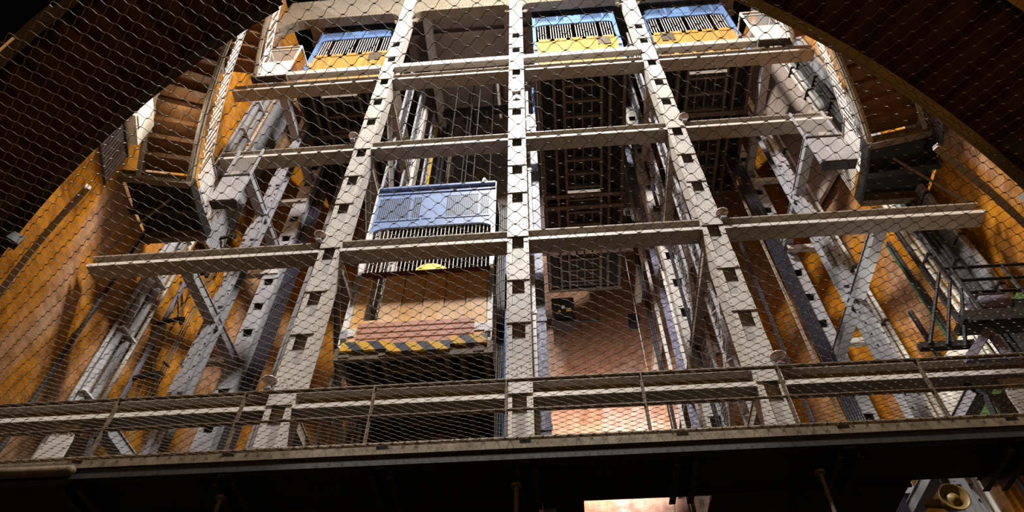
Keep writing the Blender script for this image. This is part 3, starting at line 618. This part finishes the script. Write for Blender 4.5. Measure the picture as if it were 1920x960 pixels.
# ------------------------------------------------------------------ safety net
def net():
    b = MB(); dx, dy = .19, .0700; r = .0031; z0 = ZW-.03
    def P(x, y):
        k = (YW-y)/6.5; sag = -.42*math.sin(max(0, min(1, k))*PI)
        return V((x+.012*math.sin(7*y+x), y+.010*math.sin(5*x+y*3), z0+sag+.02*math.sin(2.3*x+1.1*y)))
    def inside(x, y):
        if y < 1.2 or y > YW+.01: return False
        r2 = (x-CX)**2+(y-CY)**2
        if r2 > 9.7**2 or (r2 > 8.7**2 and y > 3.2): return False
        return (x+4.08)*.447+(y-1.78)*.894 > -.02
    ny = int((YW-1.2)/dy); nodes = {}
    for j in range(ny+1):
        y = YW-j*dy; off = dx/2 if j % 2 else 0
        for i in range(-58, 52):
            x = i*dx+off
            if inside(x, y): nodes[(i, j)] = (x, y)
    h = .008
    for (i, j), (x, y) in nodes.items():
        p = P(x, y); b.bar(p-V((.012, 0, 0)), p+V((.012, 0, 0)), .010, .009)
        for di in ((0, 1) if j % 2 else (-1, 0)):
            n = nodes.get((i+di, j+1))
            if not n: continue
            q = P(*n); s = 1 if q.x > p.x else -1; a = p+V((s*h, 0, 0)); c = q-V((s*h, 0, 0))
            k1 = a+(c-a)*.28+V((s*.004, .002, 0)); k2 = c-(c-a)*.28-V((s*.004, .002, 0))
            for u, w in ((a, k1), (k1, k2), (k2, c)):
                d = (w-u).normalized(); sd = d.cross(V((0, 0, 1))).normalized()*r; up = V((0, 0, r))
                b.add([u+sd, u-sd*.5+up*.87, u-sd*.5-up*.87, w+sd, w-sd*.5+up*.87, w-sd*.5-up*.87], [(0, 1, 4, 3), (1, 2, 5, 4), (2, 0, 3, 5)])
    return tag(b.build('safety_net', BRASS, origin=(-.5, YW, ZW)), 'wire rope safety net of diamond mesh stretched overhead across the whole view', 'net')
net()

# ------------------------------------------------------------------ stairs
def helix_pts(d0, d1, r, z0, z1, n=16): return [ring(d0+(d1-d0)*i/n, r, z0+(z1-z0)*i/n) for i in range(n+1)]
def flight(d0, d1, z0, z1, r0, r1, nt, t, m_str, m_tr, depth=.3, rail=False, baluster=True, mir=False):
    f = (lambda a: 180-a) if mir else (lambda a: a)
    for r, nm in ((r0, 'inner_stringer'), (r1, 'outer_stringer')):
        b = MB(); pts = helix_pts(f(d0), f(d1), r, z0, z1)
        for p, q in zip(pts, pts[1:]):
            b.bar(p-V((0, 0, depth*.25)), q-V((0, 0, depth*.25)), .05, depth)
            b.bar(p-V((0, 0, depth*.75)), q-V((0, 0, depth*.75)), .12, .03)
        b.build(nm, m_str, t)
    for i in range(nt):
        a = d0+(d1-d0)*(i+.5)/nt; z = z0+(z1-z0)*(i+.5)/nt; w = (d1-d0)/nt*.66
        c = [ring(f(a-w), r0, z), ring(f(a-w), r1, z), ring(f(a+w), r1, z), ring(f(a+w), r0, z)]
        if mir: c = c[::-1]
        b = MB(); b.hexa([p-V((0, 0, .05)) for p in c]+c)
        p, q = ring(f(a+w*.9), r0, z), ring(f(a+w*.9), r1, z); b.bar(p-V((0, 0, -.06)), q-V((0, 0, -.06)), .03, .16)
        b.build('tread', m_tr, t)
def stair_rail(d0, d1, z0, z1, r, t, mir, m=WHITE, h=1.0, pitch=.13):
    f = (lambda a: 180-a) if mir else (lambda a: a)
    n = int(abs(math.radians(d1-d0))*r/pitch); g = MB()
    for i in range(n+1):
        a = d0+(d1-d0)*i/n; z = z0+(z1-z0)*i/n; p = ring(f(a), r, z); g.bar(p, p+V((0, 0, h)), .035, .012, (1, 0, 0))
    hr = MB(); pts = helix_pts(f(d0), f(d1), r, z0+h, z1+h); hr.path(pts, .028); o = hr.build('handrail', m, t); g.build('baluster_row', m, o)
    lo = MB(); lo.path(helix_pts(f(d0), f(d1), r, z0+.08, z1+.08), .02); lo.build('lower_rail', m, o)
# far stairs along the wall, with landings
for mir, side in ((False, 'left'), (True, 'right')):
    f = (lambda a: 180-a) if mir else (lambda a: a); dz = -.25 if mir else 0
    f2 = (lambda a: 540-a) if mir else (lambda a: a)
    t = thing('staircase', 'curved wooden staircase along the %s shaft wall with pale lattice railing' % side, 'staircase', ring(f(191), 8.8, 16+dz), 'curved staircases along the shaft wall')
    flight(191.7, 222, 16+dz, 20.9+dz, 8.17, 9.35, 15, t, BEAM, TIMBER, .34, mir=mir)
    stair_rail(191.7, 222, 16.1+dz, 21+dz, 8.05, t, mir, pitch=.12)
    t = thing('stair_landing', 'dark landing platform at the foot of the curved staircase by the %s wall' % side, 'landing', ring(f(187), 8.9, 15.6+dz))
    b = MB(); c = [ring(f(a), r, 15.9+dz) for a, r in ((191.7, 8.1), (191.7, 9.75), (186, 9.75), (180.5, 9.75), (180.5, 8.1), (186, 8.1))]
    if mir: c = c[::-1]
    n = len(c); b.add([p-V((0, 0, .06)) for p in c]+c, [tuple(range(n)), tuple(range(2*n-1, n-1, -1))]+[(i, (i+1) % n, n+(i+1) % n, n+i) for i in range(n)]); b.build('deck', SHADEBLK, t)
    for a in (191.7, 186, 180.5): b = MB(); b.prism(I_prof(.16, .3, .03, .03), ring(f(a), 8.1, 15.55+dz), ring(f(a), 9.75, 15.55+dz), V((0, 1, 0)), (0, 0, 1)); b.build('floor_beam', RAILST if a != 186 else DARK, t)
    b = MB(); b.strip([ring(f(a), 8.08, 15.7+dz) for a in (191.7, 186, 180.5)], .06, .34); b.build('edge_plate', DARK, t)
    b = MB(); b.bar(ring(f(186), 9.7, 13.9+dz), ring(f(189), 8.6, 15.5+dz), .05, .05); b.build('support_strut', RAILST, t)
    g = MB()
    for i in range(24): p = ring(f(191.7-11*i/23), 8.05, 16+dz); g.bar(p, p+V((0, 0, 1.0)), .03, .012, (1, 0, 0))
    hr = MB(); hr.path([ring(f(a), 8.05, 17+dz) for a in (191.7, 186, 180.7)], .03); o = hr.build('handrail', WHITE, t); g.build('baluster_row', WHITE, o)
    # small access balcony from landing to the frame
    s = -1 if not mir else 1; xa, xb = (-7.78, -7.15) if not mir else (6.28, 7.05)
    t = thing('access_balcony', 'pale sheet-metal balcony linking the %s landing to the lift frame' % side, 'balcony', (xa, 9.1, 15.1))
    b = MB(); b.box(xa, xb, 8.76, 8.98, 14.96, 15.0); b.build('floor_plate', DARK, t)
    b = MB(); b.box(xa, xb, 8.74, 8.77, 15.0, 16.02); b.box(xa+.3, xa+.32, 8.73, 8.74, 15.02, 16.0); b.build('front_panel', GREYP, t)
    b = MB(); b.box(xa-.02, xb+.02, 8.72, 8.79, 16.02, 16.07); b.build('edge_trim', DARK, t)
    for xx in (xa, xb): b = MB(); b.bar((xx, 8.80, 15.0), (xx, 8.80, 17.33), .05, .05, (1, 0, 0)); b.build('hanger_post', STEELC, t)
    b = MB(); b.box(xa+.05, xb-.05, 8.78, 8.79, 16.07, 17.1); b.build('screen_panel', GLASS, t)
    xa, xb = (-8.85, -7.75) if not mir else (6.75, 7.75)
    t = thing('upper_balcony', 'white balcony with clear screen beside the raised lift at the far %s' % side, 'balcony', (xa, 8.9, 21.9))
    b = MB(); b.box(xa, xb, 8.80, 9.0, 21.86, 21.9); b.build('floor_plate', DARK, t)
    b = MB(); b.box(xa, xb, 8.78, 8.81, 21.9, 22.95); b.build('front_panel', CREAM, t)
    b = MB()
    for xx in (xa, xb): b.bar((xx, 8.79, 21.9), (xx, 8.79, 24.1), .05, .05, (1, 0, 0)); b.bar((xx, 8.79, 24.1), (xx, 9.5, 24.1), .045, .045)
    for z in (23.85, 24.1): b.bar((xa, 8.79, z), (xb, 8.79, z), .045, .045)
    b.build('railing', WHITE, t)
    b = MB(); b.box(xa+.03, xb-.03, 8.795, 8.805, 22.95, 23.85); b.build('screen_panel', GLASS, t)
    # upper stair flight with pale lattice, in front of the balcony
    t = thing('upper_stair', 'upper stair flight with pale slatted railing reaching the white balcony at the far %s' % side, 'staircase', ring(f(190), 8.3, 22))
    flight(191, 214, 21.9+dz, 25.7+dz, 8.3, 9.3, 11, t, BEAM, TIMBER, .26, mir=mir)
    stair_rail(191, 214, 22+dz, 25.8+dz, 8.2, t, mir, pitch=.2, h=1.0)
# near dark flights overhead, wound about a centre a little farther back
SHAFT = (CX, CY); CX, CY = -.575, 11.85
for mir, side in ((False, 'left'), (True, 'right')):
    f = (lambda a: 180-a) if mir else (lambda a: a)
    dz = -.42 if mir else 0
    k = 2.53/26; z = lambda a: 8.27+k*(a-226.3)+dz
    t = thing('overhead_staircase', 'dark unlit stair flight seen from below, crossing the upper %s corner' % side, 'staircase', ring(f(235), 9.9, z(235)), 'dark stair flights overhead')
    flight(221, 253, z(221), z(253), 9.29, 10.55, 17, t, OLIVELIT if mir else DARK, TIMBERSH, .3, mir=mir)
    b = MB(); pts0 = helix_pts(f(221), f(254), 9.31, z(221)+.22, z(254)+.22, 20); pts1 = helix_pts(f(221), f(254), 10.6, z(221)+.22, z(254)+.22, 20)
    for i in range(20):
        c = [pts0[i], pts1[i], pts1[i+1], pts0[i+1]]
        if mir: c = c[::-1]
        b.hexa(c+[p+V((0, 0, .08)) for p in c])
    b.build('soffit_boards', SHADEBLK, t)
    # two rails with brackets below the inner edge
    q = [ring(f(a), 9.0, z(a)-(.40 if not mir else .32)) for a in range(222, 238, 2)]; b = MB(); b.strip(q, .07, .2); b.build('lower_rail', BEAM, t)
    q = [ring(f(a), 9.5, z(a)-.42) for a in range(222, 236, 2)]; b = MB(); b.strip(q, .12, .2); b.build('duct_rail', DARK, t)
    for a in (223.5, 227, 230.5): b = MB(); b.bar(ring(f(a), 9.15, z(a)-.42), ring(f(a), 9.75, z(a)-.4), .14, .14); b.build('rail_bracket', BLACK, t)
    t = thing('edge_highlight', 'added amber glow for the edge highlight along the dark stair flight in the upper %s corner' % side, 'lamp', ring(f(239), 10.6, z(239)))
    b = MB(); b.strip(helix_pts(f(236), f(242), 10.62, z(236)-.1, z(242)-.1, 4), .07, .06); b.build('lamp_body', DARK, t)
    b = MB(); b.path(helix_pts(f(237.5), f(239.5), 10.62, z(237.5)-.16, z(239.5)-.16, 3), .022); b.build('lamp_tube', EDGEGLOW, t)  # glowing strip added as the edge highlight, no lamp stands here
CX, CY = SHAFT
# bright cabinets and slatted gratings behind the stairs
CABS = []
for x, y, side in ((256, 222, 'left'), (1698, 192, 'right')):
    az = ray(x, y).x/ray(x, y).y; w = wallpt(az, 9.45); z = atX(x, y, w.x).z; d = V((CX-w.x, CY-w.y, 0)).normalized(); s = V((-d.y, d.x, 0))
    CABS.append((w+d*.9+V((0, -.25, z+.35)), d))
    t = thing('wall_cabinet', 'brightly lit cream cabinet on the wall behind the %s staircase' % side, 'cabinet', w+V((0, 0, z-.6)))
    b = MB(); b.prism([(-.3,0),(.2,0),(.2,1.0),(-.3,1.0)], w-s*.4+V((0, 0, z-.5)), w+s*.4+V((0, 0, z-.5)), d, (0, 0, 1)); b.build('cabinet_body', CREAM, t)
    b = MB(); b.prism([(0,0),(.02,0),(.02,.8),(0,.8)], w+d*.2-s*.35+V((0, 0, z-.4)), w+d*.2+s*.0+V((0, 0, z-.4)), d, (0, 0, 1)); b.build('cabinet_door', WHITE, t)
    b = MB()
    for i in range(12): q = w+d*.05-s*(.55)+s*1.1*i/11; b.bar(q+V((0, 0, z-1.9)), q+V((0, 0, z-.75)), .035, .02, d)
    b.bar(w+d*.05-s*.6+V((0, 0, z-.75)), w+d*.05+s*.6+V((0, 0, z-.75)), .05, .05); b.bar(w+d*.05-s*.6+V((0, 0, z-1.9)), w+d*.05+s*.6+V((0, 0, z-1.9)), .05, .05)
    tag(b.build('slatted_screen', BLACK), 'dark slatted screen on the wall under the cream cabinet behind the %s staircase' % side, 'screen')

# ------------------------------------------------------------------ maintenance platform with motor at the right
t = thing('service_platform', 'dark service platform with tube railing by the lower right wall', 'platform', (7.4, 8.7, 9.5))
b = MB(); b.box(6.55, 9.0, 8.3, 8.68, 9.50, 9.62); b.box(6.6, 9.0, 8.25, 8.32, 9.42, 9.66); b.build('deck', DARK, t)
for p, q, nm in (((6.8, 8.3, 10.72), (8.7, 8.3, 10.72), 'rail'), ((6.9, 8.3, 10.4), (8.7, 8.3, 10.4), 'rail'), ((6.95, 8.3, 10.1), (8.7, 8.3, 10.1), 'rail')):
    b = MB(); b.tube(p, q, .03); b.build(nm, BLACK, t)
for x in (6.9, 7.75, 8.4): b = MB(); b.tube((x, 8.3, 9.6), (x, 8.3, 10.72), .03); b.build('post', BLACK, t)
t = thing('access_ladder', 'dark slanting ladder rails climbing to the service platform', 'ladder', (6.2, 8.4, 9.2))
for q in (0, .28, .56):
    b = MB(); b.tube((5.9+q*.9, 8.45, 9.15-q*.15), (6.75+q*.3, 8.4, 10.72-q*.75), .03); b.build('ladder_rail', BLACK, t)
b = MB(); b.bar((5.75, 8.5, 9.15), (6.6, 8.5, 9.15), .1, .12); b.build('foot_beam', DARK, t)
t = thing('electric_motor', 'grey-violet electric motor sitting on the dark service platform', 'motor', (7.25, 8.55, 9.62))
b = MB(); b.lathe((6.98, 8.5, 9.98), [(0, 0), (.17, .01), (.2, .05), (.2, .5), (.16, .55), (0, .56)], axis='x', n=20); b.build('motor_body', PURPLE, t, smooth=True)
b = MB(); b.box(7.0, 7.5, 8.38, 8.62, 9.62, 9.82); b.build('motor_base', BLACK, t); b = MB(); b.box(7.5, 7.85, 8.35, 8.7, 9.62, 9.94); b.build('gearbox', BLACK, t)
t = thing('corbel', 'mauve-grey forked steel corbel under the service platform', 'bracket', (6.75, 8.7, 8.8))
b = MB(); b.bar((6.95, 8.5, 9.42), (6.35, 8.5, 8.85), .12, .12); b.bar((6.95, 8.5, 9.42), (6.95, 8.5, 8.85), .1, .1); b.bar((6.3, 8.5, 8.85), (7.0, 8.5, 8.85), .08, .1); b.build('corbel_frame', PURPLE, t)

# ------------------------------------------------------------------ light
def area(name, loc, target, size, power, col, shape='DISK', spread=None):
    l = bpy.data.lights.new(name, 'AREA'); l.shape = shape; l.size = size; l.energy = power; l.color = col
    if spread: l.spread = spread
    o = bpy.data.objects.new(name, l); C.objects.link(o); o.location = loc
    o.rotation_euler = (V(target)-V(loc)).to_track_quat('-Z', 'Y').to_euler(); return o
def point(name, loc, power, col, r=.15):
    l = bpy.data.lights.new(name, 'POINT'); l.energy = power; l.color = col; l.shadow_soft_size = r
    o = bpy.data.objects.new(name, l); C.objects.link(o); o.location = loc; return o
def sun(name, d, e, ang, col):
    l = bpy.data.lights.new(name, 'SUN'); l.energy = e; l.angle = math.radians(ang); l.color = col
    o = bpy.data.objects.new(name, l); C.objects.link(o); o.location = (0, 0, 45); o.rotation_euler = V(d).to_track_quat('-Z', 'Y').to_euler(); return o
sun('wall_fill_a', (-.75, .42, -1), 2.3, 2.2, (1, .93, .85))  # unseen sun added to brighten the left wall
sun('wall_fill_b', (.75, .42, -1), 2.3, 2.2, (1, .93, .85))  # opposed second sun, added for the right wall
area('shaft_head_lamp', (-.5, .8, 28.5), (-.5, 9.5, 13), 1.4, 4900, (1, .95, .89))
area('ground_lamp', (-.5, -1.5, 1.2), (-.5, 7, 9), .6, 30, (1, .68, .25))
point('stair_lamp_a', (-8.4, 6.3, 13.2), 30, (1, .8, .5))
point('stair_lamp_b', (7.4, 6.3, 13.0), 24, (1, .8, .5))
point('ceiling_bounce_fill', (-2.4, 11.2, 25.8), 45, (1, .85, .75))  # unseen fill added for bounced light on the empty bay's ceiling
area('shaft_base_lamp', (1.9, 16.4, 13.6), (1.5, 20, 16.0), 1.4, 330, (1, .88, .85), spread=math.radians(115))
point('wall_panel_fill', (7.7, 11.3, 12.2), 55, (1, .95, .85))  # unseen fill added to brighten the cream and green wall panels
for p, d in CABS: point('cabinet_lamp', p, 26, (1, .88, .68), .08)
w = bpy.data.worlds.new('World'); bpy.context.scene.world = w; w.use_nodes = True
w.node_tree.nodes['Background'].inputs['Color'].default_value = (.5, .45, .4, 1); w.node_tree.nodes['Background'].inputs['Strength'].default_value = .002

# ------------------------------------------------------------------ camera
cd = bpy.data.cameras.new('camera'); cam = bpy.data.objects.new('camera', cd); C.objects.link(cam)
cd.sensor_width = 36; cd.lens = 36*F_PX/1920; cd.clip_end = 200; cam.location = EYE
cam.matrix_world = Matrix(((RT.x, UP.x, -_f.x, EYE.x), (RT.y, UP.y, -_f.y, EYE.y), (RT.z, UP.z, -_f.z, EYE.z), (0, 0, 0, 1)))
sc = bpy.context.scene; sc.camera = cam
sc.cycles.diffuse_bounces = 1
sc.view_settings.view_transform = 'Standard'; sc.view_settings.look = 'None'; sc.view_settings.gamma = 1; sc.view_settings.exposure = 0; sc.view_settings.use_curve_mapping = False
for o in bpy.data.objects:
    if '_w' in o: del o['_w']
